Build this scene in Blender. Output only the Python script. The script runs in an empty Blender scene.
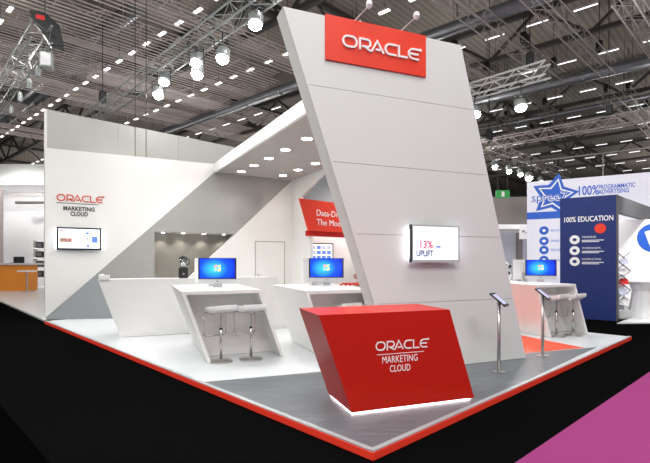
import bpy, bmesh, math, random
from mathutils import Vector, Matrix
random.seed(7)
sc = bpy.context.scene
C = sc.collection
# ---------------------------------------------------------------- camera
EYE = 1.68; F = 449.0; HY = 260.0
cd = bpy.data.cameras.new('camera'); cam = bpy.data.objects.new('camera', cd); C.objects.link(cam)
cam.location = (0, 0, EYE); cam.rotation_euler = (math.pi/2, 0, 0)
cd.sensor_width = 36; cd.lens = 36*F/650; cd.shift_y = (HY-231.5)/650
cd.clip_end = 300
sc.camera = cam
# ---------------------------------------------------------------- world, exposure
w = bpy.data.worlds.new('world'); sc.world = w; w.use_nodes = True
w.node_tree.nodes['Background'].inputs[0].default_value = (1.0, .985, .97, 1)
w.node_tree.nodes['Background'].inputs[1].default_value = .42
sc.view_settings.view_transform = 'Standard'; sc.view_settings.look = 'None'
sc.view_settings.exposure = 0.14; sc.view_settings.gamma = 1; sc.view_settings.use_curve_mapping = False

def area(name, loc, size, power, target=None, color=(1, .992, .97)):
    l = bpy.data.lights.new(name, 'AREA'); l.shape = 'RECTANGLE'; l.size, l.size_y = size
    l.energy = power; l.color = color
    o = bpy.data.objects.new(name, l); C.objects.link(o); o.location = loc
    if target is not None:
        o.rotation_euler = (Vector(target)-Vector(loc)).to_track_quat('-Z', 'Y').to_euler()
    return o
def spot(name, loc, target, power, ang=60, size=.12, color=(1, .98, .95)):
    l = bpy.data.lights.new(name, 'SPOT'); l.energy = power; l.spot_size = math.radians(ang)
    l.spot_blend = .6; l.shadow_soft_size = size; l.color = color
    o = bpy.data.objects.new(name, l); C.objects.link(o); o.location = loc
    o.rotation_euler = (Vector(target)-Vector(loc)).to_track_quat('-Z', 'Y').to_euler()
    return o
# hall light rows overhead (above and behind the camera position)
for (x, y, p) in ((-6, 3, 420), (3, 4, 420), (-1, -3, 600), (9, 9, 420), (-12, 8, 800), (2, 12, 380), (-5, -6, 500), (6, -4, 600)):
    area('hall_light_row', (x, y, 11.2), (6, .6), p)

for (x, y, z, p) in ((-18, 20, 7.6, 430), (-7, 24, 7.6, 430), (7, 24, 7.6, 430), (18, 20, 7.6, 430), (-26, 36, 7, 700), (-9, 38, 7, 700), (9, 38, 7, 700), (27, 36, 7, 700),
                     (-32, 56, 6, 1430), (-8, 58, 6, 1430), (14, 56, 6, 1430), (40, 52, 6, 1430), (0, 14, 8, 200), (-9, 14, 8, 200), (10, 13, 8, 200)):
    l = bpy.data.lights.new('roof_fill_light', 'POINT'); l.energy = p; l.shadow_soft_size = .5; l.color = (1, .95, .9)  # unseen point lights added to light the roof evenly; no fixture hangs here
    o = bpy.data.objects.new('roof_fill_light', l); C.objects.link(o); o.location = (x, y, z)
# ---------------------------------------------------------------- helpers
def px(x, y, z):                       # the point of horizontal plane z seen at a spot of the photograph
    Y = (EYE-z)*F/(y-HY); return Vector(((x-325)/F*Y, Y, z))
def at(xx, yy, Y): return Vector(((xx-325)/F*Y, Y, EYE+(HY-yy)/F*Y))
AX = Vector((.723, .691, 0)); BX = Vector((-.691, .723, 0))    # hall grid
TX = Vector((.929, .371, 0)); NX = Vector((-.371, .929, 0)); HB = Vector((-.754, .657, 0)); HBA = math.atan2(.657, -.754); HN = Vector((.657, .754, 0))    # stand furniture grid
TA = math.atan2(.371, .929); AA = math.atan2(.691, .723); BA = math.atan2(.723, -.691)
PT = .08                               # platform top

def mat(name, col, rough=.5, metal=0, emit=0, ecol=None, noise=0, nscale=8, bump=0, trans=0, alpha=1):
    m = bpy.data.materials.new(name); m.use_nodes = True
    nt = m.node_tree; b = nt.nodes['Principled BSDF']
    b.inputs['Base Color'].default_value = (*col, 1)
    b.inputs['Roughness'].default_value = rough; b.inputs['Metallic'].default_value = metal
    if emit:
        b.inputs['Emission Color'].default_value = (*(ecol or col), 1); b.inputs['Emission Strength'].default_value = emit
    if trans: b.inputs['Transmission Weight'].default_value = trans
    if noise or bump:
        tc = nt.nodes.new('ShaderNodeTexCoord'); n = nt.nodes.new('ShaderNodeTexNoise')
        n.inputs['Scale'].default_value = nscale; n.inputs['Detail'].default_value = 5
        nt.links.new(tc.outputs['Object'], n.inputs['Vector'])
        if noise:
            r = nt.nodes.new('ShaderNodeMapRange')
            r.inputs['From Min'].default_value = .25; r.inputs['From Max'].default_value = .75
            r.inputs['To Min'].default_value = 1-noise; r.inputs['To Max'].default_value = 1+noise
            mx = nt.nodes.new('ShaderNodeVectorMath'); mx.operation = 'SCALE'
            mx.inputs[0].default_value = col
            nt.links.new(n.outputs['Fac'], r.inputs['Value']); nt.links.new(r.outputs[0], mx.inputs['Scale'])
            nt.links.new(mx.outputs[0], b.inputs['Base Color'])
        if bump:
            bp = nt.nodes.new('ShaderNodeBump'); bp.inputs['Strength'].default_value = bump
            nt.links.new(n.outputs['Fac'], bp.inputs['Height']); nt.links.new(bp.outputs[0], b.inputs['Normal'])
    return m
M = {}
M['white'] = mat('white_laminate', (.80, .79, .78), .35, noise=.01)
M['wallwhite'] = mat('white_wall_paint', (.80, .79, .77), .6, noise=.01, nscale=3)
M['tower'] = mat('warm_white_panel', (.74, .76, .745), .5, noise=.012, nscale=2)
M['joint'] = mat('joint_grey', (.36, .34, .33), .8)  # plain grey of the tower core behind the joints and the door frame
M['greywall'] = mat('grey_wall_paint', (.33, .325, .31), .6, noise=.02, nscale=3)
M['olive'] = mat('taupe_wall_paint', (.30, .285, .255), .6, noise=.02, nscale=3)
M['facet'] = mat('slate_grey_paint', (.15, .165, .175), .6, noise=.02, nscale=3)
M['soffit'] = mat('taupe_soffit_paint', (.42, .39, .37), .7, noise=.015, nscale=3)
M['tallwall'] = mat('pale_grey_partition', (.47, .47, .45), .7, noise=.03, nscale=.8)
M['red'] = mat('red_lacquer', (.57, .014, .004), .38)
M['red'].node_tree.nodes['Principled BSDF'].inputs['Specular IOR Level'].default_value = .3
M['redfabric'] = mat('red_fabric', (.55, .045, .03), .8, bump=.2, nscale=60)
M['redpaint'] = mat('red_sign_face', (.84, .042, .012), .5)
M['redlogo'] = mat('red_lettering', (.62, .05, .02), .5)
M['letter'] = mat('white_lettering', (.85, .85, .85), .4, emit=.08)
M['dark'] = mat('dark_lettering', (.06, .06, .065), .5)
M['skirt'] = mat('red_skirting', (.85, .05, .025), .3, emit=.1, ecol=(.9, .05, .03))
M['trim'] = mat('brushed_aluminium', (.42, .43, .44), .55, .3)
M['carpet'] = mat('black_carpet', (.0032, .0032, .0034), .95, noise=.25, nscale=40, bump=.3)
M['carpet2'] = mat('deep_black_carpet', (.0012, .0012, .0014), .95, noise=.2, nscale=40)
M['pink'] = mat('pink_carpet', (.26, .040, .155), .95, noise=.05, nscale=50, bump=.15)
M['whitefloor'] = mat('white_vinyl_floor', (.68, .71, .73), .25, noise=.02, nscale=1.5)
M['redfloor'] = mat('red_floor_vinyl', (.74, .085, .03), .5)
M['chrome'] = mat('chrome', (.62, .61, .60), .22, 1)
M['steel'] = mat('brushed_steel', (.52, .50, .49), .35, .9)
M['black'] = mat('black_plastic', (.012, .012, .014), .3)
M['silver'] = mat('silver_casing', (.66, .66, .67), .35, .3)
M['whiteplastic'] = mat('white_plastic', (.85, .85, .86), .3)
M['led'] = mat('led_light', (1, 1, 1), .5, emit=24, ecol=(.93, .96, 1))
M['glow'] = mat('screen_backlight', (1, 1, 1), .5, emit=16, ecol=(.85, .86, 1))
M['down'] = mat('downlight_lens', (1, 1, 1), .5, emit=14, ecol=(1, .95, .88))
M['lamp'] = mat('lamp_lens', (1, 1, 1), .5, emit=60, ecol=(1, .98, .94))
M['tube'] = mat('fluorescent_tube', (1, 1, 1), .5, emit=2.6, ecol=(1, .97, .93))
M['tubedim'] = mat('cool_fluorescent_tube', (1, 1, 1), .5, emit=1.6, ecol=(.95, .97, 1))
M['rackpipe'] = mat('pale_conduit', (.66, .59, .58), .5)
M['glass'] = mat('clear_glass', (.9, .92, .92), .05, trans=.9)
M['deck'] = None
for k_ in ('carpet', 'carpet2', 'pink'): M[k_].node_tree.nodes['Principled BSDF'].inputs['Specular IOR Level'].default_value = (0 if k_ != 'pink' else .05)
M['beam'] = mat('roof_steel_dark', (.075, .07, .068), .6, .2)
M['beam2'] = mat('roof_steel_pale', (.46, .41, .405), .6, .2)
M['duct'] = mat('galvanised_duct', (.26, .275, .30), .38, .75, noise=.12, nscale=2)
M['alu'] = mat('aluminium_truss', (.34, .37, .37), .45, .4)
M['alupink'] = mat('dull_rig_pipe', (.36, .335, .33), .5, .4)
M['hallwall'] = mat('hall_wall_cladding', (.09, .085, .08), .8, noise=.2, nscale=1)
M['navy'] = mat('navy_banner', (.006, .022, .16), .5)
M['blue'] = mat('blue_print', (.02, .12, .62), .5)
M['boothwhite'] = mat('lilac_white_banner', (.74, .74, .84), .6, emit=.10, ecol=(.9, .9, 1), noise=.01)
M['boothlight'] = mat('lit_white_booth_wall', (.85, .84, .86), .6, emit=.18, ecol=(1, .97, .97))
M['beamgrey'] = mat('charcoal_beam', (.10, .10, .105), .5)
M['orange'] = mat('orange_laminate', (.78, .27, .03), .35)
M['screenwhite'] = mat('screen_white', (.8, .85, .95), .3, emit=.75, ecol=(.86, .92, 1))
M['scrred'] = mat('screen_red', (.9, .1, .15), .3, emit=.7, ecol=(1, .1, .2))
M['scrblue'] = mat('screen_blue', (.1, .2, .7), .3, emit=.55, ecol=(.12, .22, .75))
M['scrgrey'] = mat('screen_grey', (.4, .4, .5), .3, emit=.5, ecol=(.45, .48, .6))
M['scruplift'] = mat('screen_dark_blue', (.12, .16, .3), .3, emit=.12, ecol=(.2, .3, .6))
M['bluegrey'] = mat('tablet_screen', (.4, .42, .62), .2, emit=.45, ecol=(.55, .58, .85))
M['green'] = mat('green_exit_sign', (.03, .25, .06), .5, emit=.2, ecol=(.05, .55, .12))
M['brown'] = mat('tan_cardboard', (.35, .16, .08), .7)
M['posterink'] = mat('poster_ink', (.5, .25, .2), .7, noise=.5, nscale=12)
M['deepred'] = mat('lanyard_red', (.7, .02, .02), .5)

def corrugated(name, col, step, ang):
    m = bpy.data.materials.new(name); m.use_nodes = True; nt = m.node_tree; b = nt.nodes['Principled BSDF']
    tc = nt.nodes.new('ShaderNodeTexCoord'); mp = nt.nodes.new('ShaderNodeMapping'); mp.inputs['Rotation'].default_value = (0, 0, ang)
    wv = nt.nodes.new('ShaderNodeTexWave'); wv.inputs['Scale'].default_value = step; wv.inputs['Distortion'].default_value = 0
    r = nt.nodes.new('ShaderNodeValToRGB')
    r.color_ramp.elements[0].color = (*[c*.75 for c in col], 1); r.color_ramp.elements[1].color = (*[c*1.1 for c in col], 1)
    nt.links.new(tc.outputs['Object'], mp.inputs[0]); nt.links.new(mp.outputs[0], wv.inputs[0])
    nt.links.new(wv.outputs['Fac'], r.inputs[0]); nt.links.new(r.outputs[0], b.inputs['Base Color']); b.inputs['Roughness'].default_value = .7
    bp = nt.nodes.new('ShaderNodeBump'); bp.inputs['Strength'].default_value = .1; bp.inputs['Distance'].default_value = .05
    nt.links.new(wv.outputs['Fac'], bp.inputs['Height']); nt.links.new(bp.outputs[0], b.inputs['Normal'])
    return m
M['deck'] = corrugated('corrugated_roof_deck', (.30, .27, .24), 1.0, AA)
def planks():
    m = bpy.data.materials.new('grey_plank_vinyl'); m.use_nodes = True; nt = m.node_tree; b = nt.nodes['Principled BSDF']
    tc = nt.nodes.new('ShaderNodeTexCoord'); mp = nt.nodes.new('ShaderNodeMapping'); mp.inputs['Rotation'].default_value = (0, 0, -AA)
    br = nt.nodes.new('ShaderNodeTexBrick'); br.inputs['Scale'].default_value = 1.0
    br.inputs['Brick Width'].default_value = 1.2; br.inputs['Row Height'].default_value = .2; br.inputs['Mortar Size'].default_value = .002
    br.inputs['Color1'].default_value = (.115, .128, .145, 1); br.inputs['Color2'].default_value = (.135, .148, .165, 1)
    br.inputs['Mortar'].default_value = (.09, .10, .11, 1)
    mp2 = nt.nodes.new('ShaderNodeMapping'); mp2.inputs['Rotation'].default_value = (0, 0, -AA); mp2.inputs['Scale'].default_value = (1.2, 9, 1)
    n = nt.nodes.new('ShaderNodeTexNoise'); n.inputs['Scale'].default_value = 2.2; n.inputs['Detail'].default_value = 8
    mx = nt.nodes.new('ShaderNodeMix'); mx.data_type = 'RGBA'; mx.blend_type = 'OVERLAY'; mx.inputs[0].default_value = .5
    L = nt.links.new
    L(tc.outputs['Object'], mp.inputs[0]); L(mp.outputs[0], br.inputs[0]); L(tc.outputs['Object'], mp2.inputs[0]); L(mp2.outputs[0], n.inputs[0])
    L(br.outputs['Color'], mx.inputs[6]); L(n.outputs['Fac'], mx.inputs[7]); L(mx.outputs[2], b.inputs['Base Color'])
    b.inputs['Roughness'].default_value = .38
    return m
M['greyfloor'] = planks()
def wallpaper():                       # desktop picture: blue with a brighter spot
    m = bpy.data.materials.new('blue_desktop_picture'); m.use_nodes = True; nt = m.node_tree; b = nt.nodes['Principled BSDF']
    tc = nt.nodes.new('ShaderNodeTexCoord'); mp = nt.nodes.new('ShaderNodeMapping'); mp.inputs['Location'].default_value = (.13, 0, .02)
    mp.inputs['Scale'].default_value = (2.4, 0, 3.2)
    g = nt.nodes.new('ShaderNodeTexGradient'); g.gradient_type = 'SPHERICAL'
    r = nt.nodes.new('ShaderNodeValToRGB'); e = r.color_ramp.elements
    e[0].color = (.002, .008, .36, 1); e[1].color = (.04, .50, .85, 1); x = e.new(.45); x.color = (.004, .06, .68, 1)
    L = nt.links.new; L(tc.outputs['Object'], mp.inputs[0]); L(mp.outputs[0], g.inputs[0]); L(g.outputs['Fac'], r.inputs[0])
    L(r.outputs[0], b.inputs['Base Color']); L(r.outputs[0], b.inputs['Emission Color']); b.inputs['Emission Strength'].default_value = .85
    b.inputs['Roughness'].default_value = .15
    return m
M['wallpaper'] = wallpaper()

class MB:
    def __init__(s): s.v = []; s.f = []
    def add(s, vs, fs):
        o = len(s.v); s.v += [Vector(v) for v in vs]; s.f += [[i+o for i in f] for f in fs]; return s
    def box(s, x0, x1, y0, y1, z0, z1):
        return s.prism([(x0, y0), (x1, y0), (x1, y1), (x0, y1)], z0, z1)
    def prism(s, pts, z0, z1):         # polygon in xy extruded in z
        n = len(pts)
        vs = [(p[0], p[1], z0) for p in pts]+[(p[0], p[1], z1) for p in pts]
        fs = [list(range(n))[::-1], list(range(n, 2*n))]+[[i, (i+1) % n, n+(i+1) % n, n+i] for i in range(n)]
        return s.add(vs, fs)
    def wall(s, pts, y0, y1):          # polygon in xz extruded in y
        n = len(pts)
        vs = [(p[0], y0, p[1]) for p in pts]+[(p[0], y1, p[1]) for p in pts]
        fs = [list(range(n)), list(range(n, 2*n))[::-1]]+[[n+i, n+(i+1) % n, (i+1) % n, i] for i in range(n)]
        return s.add(vs, fs)
    def bar(s, a, b, r, n=6, r2=None):
        a, b = Vector(a), Vector(b); d = b-a
        if d.length < 1e-6: return s
        d.normalize(); u = d.orthogonal().normalized(); w_ = d.cross(u); r2 = r if r2 is None else r2
        vs = [a+(u*math.cos(k*2*math.pi/n)+w_*math.sin(k*2*math.pi/n))*r for k in range(n)]
        vs += [b+(u*math.cos(k*2*math.pi/n)+w_*math.sin(k*2*math.pi/n))*r2 for k in range(n)]
        return s.add(vs, [list(range(n))[::-1], list(range(n, 2*n))]+[[k, (k+1) % n, n+(k+1) % n, n+k] for k in range(n)])
    def tube(s, pts, r, n=8):
        for a, b in zip(pts, pts[1:]): s.bar(a, b, r, n)
        for p in pts[1:-1]: s.lathe([(r*.5, -r*.85), (r, 0), (r*.5, r*.85)], p, 8)
        return s
    def lathe(s, prof, loc=(0, 0, 0), n=24):
        loc = Vector(loc); vs = []; fs = []; m_ = len(prof)
        for r, z in prof:
            vs += [loc+Vector((r*math.cos(k*2*math.pi/n), r*math.sin(k*2*math.pi/n), z)) for k in range(n)]
        for j in range(m_-1):
            fs += [[j*n+k, j*n+(k+1) % n, (j+1)*n+(k+1) % n, (j+1)*n+k] for k in range(n)]
        fs += [list(range(n))[::-1], [(m_-1)*n+k for k in range(n)]]
        return s.add(vs, fs)
    def build(s, name, m, parent=None, loc=None, rz=0, bevel=0, smooth=False, kind=None, label=None):
        me = bpy.data.meshes.new(name); me.from_pydata([tuple(v) for v in s.v], [], s.f)
        bm = bmesh.new(); bm.from_mesh(me); bmesh.ops.recalc_face_normals(bm, faces=bm.faces); bm.to_mesh(me); bm.free()
        me.materials.append(M[m] if isinstance(m, str) else m)
        o = bpy.data.objects.new(name, me); C.objects.link(o)
        if parent is not None: o.parent = parent
        if loc is not None: o.location = loc
        if rz: o.rotation_euler.z = rz
        if bevel:
            b = o.modifiers.new('bevel', 'BEVEL'); b.width = bevel; b.segments = 2; b.limit_method = 'ANGLE'
        if smooth:
            for p in me.polygons: p.use_smooth = len(p.vertices) == 4
        if kind: o['kind'] = kind
        if label: o['label'] = label
        return o
def tag(o, label, cat, group=None):
    o['label'] = label; o['category'] = cat
    if group: o['group'] = group
    return o
def thing(name, label, cat, loc=(0, 0, 0), rz=0, group=None):
    o = bpy.data.objects.new(name, None); C.objects.link(o); o.empty_display_size = .1
    o.location = loc; o.rotation_euler = (0, 0, rz)
    return tag(o, label, cat, group)
def kids(o): return [c for c in C.objects if c.parent == o]
def copy_tree(o, parent=None):
    c = o.copy(); C.objects.link(c)
    if parent is not None: c.parent = parent
    for k in kids(o): copy_tree(k, c)
    return c
def dup(o, loc, rz, label):
    c = copy_tree(o); c.location = loc; c.rotation_euler = (0, 0, rz); c['label'] = label; return c
def text(body, size, name, m, parent, loc, rz=0, ext=.004, align='LEFT', sx=1.0, bold=0.0, track=1.0, fit=None):
    cu = bpy.data.curves.new(name, 'FONT'); cu.body = body; cu.size = size; cu.extrude = ext; cu.align_x = align
    cu.offset = bold; cu.space_character = track; cu.resolution_u = 3
    t = bpy.data.objects.new(name, cu); C.objects.link(t)
    dg = bpy.context.evaluated_depsgraph_get(); me = bpy.data.meshes.new_from_object(t.evaluated_get(dg)); bpy.data.objects.remove(t)
    if fit:
        xs = [v.co.x for v in me.vertices]; sx = fit/(max(xs)-min(xs))
    me.transform(Matrix.Rotation(math.pi/2, 4, 'X') @ Matrix.Diagonal((sx, 1, 1, 1)))
    me.materials.clear(); me.materials.append(M[m])
    o = bpy.data.objects.new(name, me); C.objects.link(o); o.parent = parent; o.location = loc; o.rotation_euler.z = rz
    return o
def stroke(mb, pts, t, closed=False, y0=-.008, y1=0.0):
    n = len(pts); P = [Vector((p[0], p[1])) for p in pts]
    off = []
    for i in range(n):
        a = P[i-1] if (i > 0 or closed) else P[i]; c = P[(i+1) % n] if (i < n-1 or closed) else P[i]
        d1 = (P[i]-a); d2 = (c-P[i])
        if d1.length < 1e-9: d1 = d2
        if d2.length < 1e-9: d2 = d1
        d1.normalize(); d2.normalize(); n1 = Vector((-d1.y, d1.x)); n2 = Vector((-d2.y, d2.x)); m_ = (n1+n2)
        m_ = m_.normalized() if m_.length > 1e-6 else n1
        k = min(1.6, 1/max(.3, m_.dot(n1))); off.append(m_*t/2*k)
    for i in range(n if closed else n-1):
        j = (i+1) % n
        q = [P[i]+off[i], P[j]+off[j], P[j]-off[j], P[i]-off[i]]
        mb.wall([(v.x, v.y) for v in q], y0, y1)
def arc(cx, cz, rx, rz_, a0, a1, n=8):
    return [(cx+rx*math.cos(math.radians(a0+(a1-a0)*i/n)), cz+rz_*math.sin(math.radians(a0+(a1-a0)*i/n))) for i in range(n+1)]
def wordmark(W, H, t, y=0.0, dep=.012):
    """wide rounded capitals spelling the stand's name, origin at lower left, facing -y"""
    mb = MB(); r = H/2-t/2; lo = t/2; hi = H-t/2; k = (W/H)/7.0*H; x = 0
    def S(p, c=False): stroke(mb, p, t, c, y-dep, y)
    w_ = 1.45*k                                        # O
    S(arc(x+w_-H/2, H/2, r, r, -90, 90)+arc(x+H/2, H/2, r, r, 90, 270), True); x += w_+.14*k
    w_ = 1.12*k                                        # R
    S([(x+t/2, 0), (x+t/2, hi), (x+w_-.33*H, hi)]+arc(x+w_-.33*H, hi-.3*H, .3*H, .3*H, 90, -90)[1:]+[(x+.28*k, hi-.6*H)])
    S([(x+w_-.58*H, hi-.6*H), (x+w_-.02*k, t*.15)]); x += w_+.05*k
    w_ = 1.22*k                                        # A
    S([(x+.02*k, t*.1), (x+w_*.48, H-t*.2), (x+w_, t*.1)]); S([(x+w_*.36, H*.25), (x+w_*.74, H*.25)]); x += w_+.1*k
    w_ = 1.25*k                                        # C
    S([(x+w_, hi), (x+H/2, hi)]+arc(x+H/2, H/2, r, r, 90, 270)[1:]+[(x+w_-.06*k, lo)]); x += w_+.12*k
    w_ = 1.0*k                                         # L
    S([(x+t/2, H), (x+t/2, lo), (x+w_-.04*k, lo)]); x += w_+.02*k
    w_ = 1.2*k                                         # E
    S([(x+w_, hi), (x+H/2, hi)]+arc(x+H/2, H/2, r, r, 90, 270)[1:]+[(x+w_-.06*k, lo)]); S([(x+.1*k, H/2), (x+w_-.1*k, H/2)]); x += w_
    S(arc(x+.1*k, hi, t*.3, t*.3, 0, 330, 6), True)
    return mb

# ================================================================ SETTING
fl = MB().add([(-70, -25, 0), (90, -25, 0), (90, 95, 0), (-70, 95, 0)], [[0, 1, 2, 3]]).build('floor', 'carpet', kind='structure')
dk = MB(); p0 = px(0, 405, 0); p1 = px(50, 463, 0); d = (p1-p0).normalized(); q = Vector((-.8, -.6, 0))
dk.prism([p0-d*7, p1+d*4, p1+d*4+q*4, p0-d*7+q*4], .001, .004).build('trim_1', 'carpet2', kind='structure')
a0 = px(516, 463, 0); a1 = px(650, 372, 0); d = (a1-a0).normalized(); q = Vector((d.y, -d.x, 0))
tag(MB().prism([a0-d*3, a1+d*6, a1+d*6+q*5, a0-d*3+q*5], 0.0, .008).build('aisle_carpet', 'pink'),
    'bright pink carpet laid along the aisle at the lower right', 'carpet')
MB().add([(-60, -3, 14), (80, -3, 14), (80, 85, 14), (-60, 85, 14)], [[0, 3, 2, 1]]).build('ceiling', 'deck', kind='structure')
MB().box(-60, 80, 84, 84.4, 0, 14).build('wall_back', 'hallwall', kind='structure')
MB().box(-60.4, -60, 5, 84, 0, 14).build('wall_left', 'hallwall', kind='structure')
MB().box(80, 80.4, 5, 84, 0, 14).build('wall_right', 'hallwall', kind='structure')

# ================================================================ PLATFORM
c0 = Vector((.40, 3.745, 0)); cR = px(631, 336.5, PT); cR.z = 0; cL = px(45, 321, PT); cL.z = 0
plat = thing('exhibition_platform', 'low raised stand floor of white and grey vinyl with red lit edge', 'platform', tuple(c0))
L = lambda v: Vector(v)-c0
far = cR+BX*11.5
poly = [L(c0), L(cR), L(far), L(cL)]
MB().prism([(p.x, p.y) for p in poly], 0, PT-.014).build('base', 'redpaint', plat)
MB().prism([(p.x, p.y) for p in poly], PT-.014, PT-.005).build('white_flooring', 'whitefloor', plat)
gA = px(201, 382, PT); gD = px(597, 347, PT)
ins = .05
gp = [(gA-c0), (gD-c0), L(cR)*0 + L(c0)]
gA.z = gD.z = 0
MB().prism([(0, 0), tuple(L(gD).xy), tuple(L(gA).xy)], PT-.005, PT-.002).build('grey_flooring', 'greyfloor', plat)
r1 = px(584, 347.6, PT); r2 = px(522.5, 335.5, PT); r3 = px(526, 352.6, PT)
dd = (r2-r1).normalized(); rb = (gA-gD).normalized()
e1 = r1+dd*4.2; e2 = r1+rb*4.2
MB().prism([tuple(L(r1).xy), tuple(L(e1).xy), tuple(L(e2).xy)], PT-.005, PT-.001).build('red_inlay', 'redfloor', plat)
def edge(a, b, name, m, off0, off1, z0, z1):
    d = (b-a).normalized(); n = Vector((d.y, -d.x, 0))
    mid = (c0+cR+cL)/3
    if n.dot(mid-a) > 0: n = -n
    A = a-c0; B = b-c0
    A.z = B.z = 0
    MB().prism([tuple((A+n*off0).xy), tuple((B+n*off0).xy), tuple((B+n*off1).xy), tuple((A+n*off1).xy)], z0, z1).build(name, m, plat)
dR = (cR-c0).normalized(); dL = (cL-c0).normalized()
for i_, (a, b) in enumerate(((c0, cR), (c0+dL*.05, cL))):
    edge(a, b, 'edge_trim', 'trim', -.05, .004, PT-.004, PT+.008)
    edge(c0, b, 'light_skirting', 'skirt', 0, .012, .012, PT-.006)

# ================================================================ STAND WALLS
K0 = Vector((-7.857, 12.6, 0)); K1 = Vector((-3.73, 15.2, 0)); KD = (K1-K0).normalized(); KA = math.atan2(KD.y, KD.x); KL = (K1-K0).length
def ks(pxx):                            # run along the kitchen wall for a column of the photograph
    c = (pxx-325)/F; return (c*K0.y-K0.x)/(KD.x-c*KD.y)
def kz(s, yy): return EYE+(HY-yy)/F*(K0+KD*s).y
back = thing('kitchen_wall', 'white wall with diagonal grey band, kitchen niche and door', 'wall', tuple(K0), KA)
ZT = 4.93; ZS = 4.65; ZH = 2.58
sE = ks(292); sN0 = ks(154.5)
sb = ks(46.5); sd = KL; zd = kz(KL, 172)                # diagonal white/grey boundary
def diag(z): return sb+(sd-sb)*(z-PT)/(zd-PT)
MB().wall([(0, PT), (sb, PT), (diag(zd), zd), (KL, ZT), (0, ZT-.1)], 0, .12).build('white_panel', 'wallwhite', back)
# second diagonal: white door panel
s2t = sE; z2t = ZS; s2b = ks(213.5); z2b = kz(s2b, 254.5)
def diag2(z): return s2b+(s2t-s2b)*(z-z2b)/(z2t-z2b)
MB().wall([(diag2(PT), PT), (sE, PT), (sE, ZS), (s2t, z2t)], 0, .12).build('white_door_panel', 'wallwhite', back)
MB().wall([(diag(ZH), ZH), (diag2(ZH), ZH), (s2t, z2t), (KL, ZS+.2), (KL, zd)], .0, .12).build('grey_header', 'greywall', back)
MB().wall([(sb, PT), (sN0, PT), (sN0, ZH), (diag(ZH), ZH)], 0.002, .12).build('grey_panel', 'greywall', back)
MB().wall([(sN0-.1, PT), (diag2(PT)+4.5, PT), (diag2(PT)+4.5, ZH), (sN0-.1, ZH)], .75, .8).build('niche_back', 'olive', back)
MB().box(sN0-.1, diag2(ZH)+.1, .12, .8, ZH, ZH+.05).build('niche_ceiling', 'wallwhite', back)
MB().box(sN0-.1, sN0, .12, .8, PT, ZH).build('niche_side', 'olive', back)
for i, xx in enumerate((166, 186.5, 207.5, 228)):
    s = ks(xx)
    MB().lathe([(.05, 0), (.05, .012)], (s, .42, ZH-.012), 16).build('downlight', 'down', back)
    w_ = K0+KD*s+Vector((-KD.y, KD.x, 0))*.5
    spot('niche_spot', (w_.x, w_.y, ZH-.03), (w_.x+(-KD.y)*.1, w_.y+KD.x*.1, 1.2), 14, 95, .03, (1, .93, .82))
# door leaf, set in the white panel
s0 = ks(255.6); s1 = ks(284); zt = 2.33
dr = MB().box(s0, s1, -.012, .0, PT+.02, zt).build('door_1', 'wallwhite', back)
fr = MB(); fr.box(s0-.03, s0, -.016, 0, PT, zt+.03).box(s1, s1+.03, -.016, 0, PT, zt+.03).box(s0-.03, s1+.03, -.016, 0, zt, zt+.03)
fr.build('door_frame', 'joint', back)
MB().box(s0+.06, s0+.09, -.03, -.012, 1.06, 1.2).bar((s0+.07, -.05, 1.14), (s0+.2, -.05, 1.14), .012).bar((s0+.075, -.012, 1.14), (s0+.075, -.05, 1.14), .01).build('door_handle', 'steel', dr)
# wordmark and screen on the white panel
lm = wordmark(ks(99)-ks(56.5), .20, .03)
sL = ks(56.5); wL = ks(98.5)-sL
lo = lm.build('oracle_wordmark', 'redlogo', back, (sL, -.002, kz(sL, 200.6)))
MB().box(sL, sL+wL, -.006, 0, kz(sL, 202.8), kz(sL, 202.8)+.018).build('rule_line', 'dark', back)
text('MARKETING', .165, 'lettering', 'dark', back, (sL+wL*.53, -.005, kz(sL, 209.6)), align='CENTER', fit=wL*.75, bold=.006, track=1.06)
text('CLOUD', .165, 'lettering', 'dark', back, (sL+wL*.53, -.005, kz(sL, 215.0)), align='CENTER', fit=wL*.42, bold=.006, track=1.06)
# tilted slate facet at the foot of the diagonal
fm = MB(); A_ = px(46, 319.6, PT); B_ = px(150, 318, PT); zc = 1.3; D_ = K0+KD*diag(zc); D_.z = zc
Ab = K0+KD*sb; Bb = K0+KD*(ks(150)); Ab.z = Bb.z = PT
fm.add([A_, B_, D_, Ab, Bb], [[0, 1, 2], [0, 2, 3], [1, 4, 2], [0, 3, 4, 1], [3, 2, 4]])
tag(fm.build('wall_facet', 'facet'), 'slate grey triangular tilted facet at the foot of the left white wall', 'wall panel')
# taller partition behind, along the hall grid
tw = thing('tall_partition', 'tall pale grey panelled partition rising behind the white wall', 'partition', (at(45, 260, 12.76).x, 12.76, 0), AA)
zt2 = EYE+153/F*12.6
for i in range(5):
    MB().box(i*2.0+(.004 if i else 0), i*2+1.996, 0.01, .07, 0, zt2).build('wall_panel', 'tallwall', tw)
MB().box(-.01, .05, .0, .075, 0, zt2).build('end_post', 'wallwhite', tw)
# short side wall of the store room
MDv = Vector((.48, -.877, 0)); Pc = K0+KD*sE; MAng = math.atan2(MDv.y, MDv.x)
sw = thing('side_wall', 'white side wall with angled cut edge beside the red fascia', 'wall', tuple(Pc), MAng)
MB().wall([(0, PT), (1.54, PT), (1.54, 2.9), (.72, 3.95), (2.9, ZS), (0, ZS)], 0, .1).build('wall_panel', 'wallwhite', sw)
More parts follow.
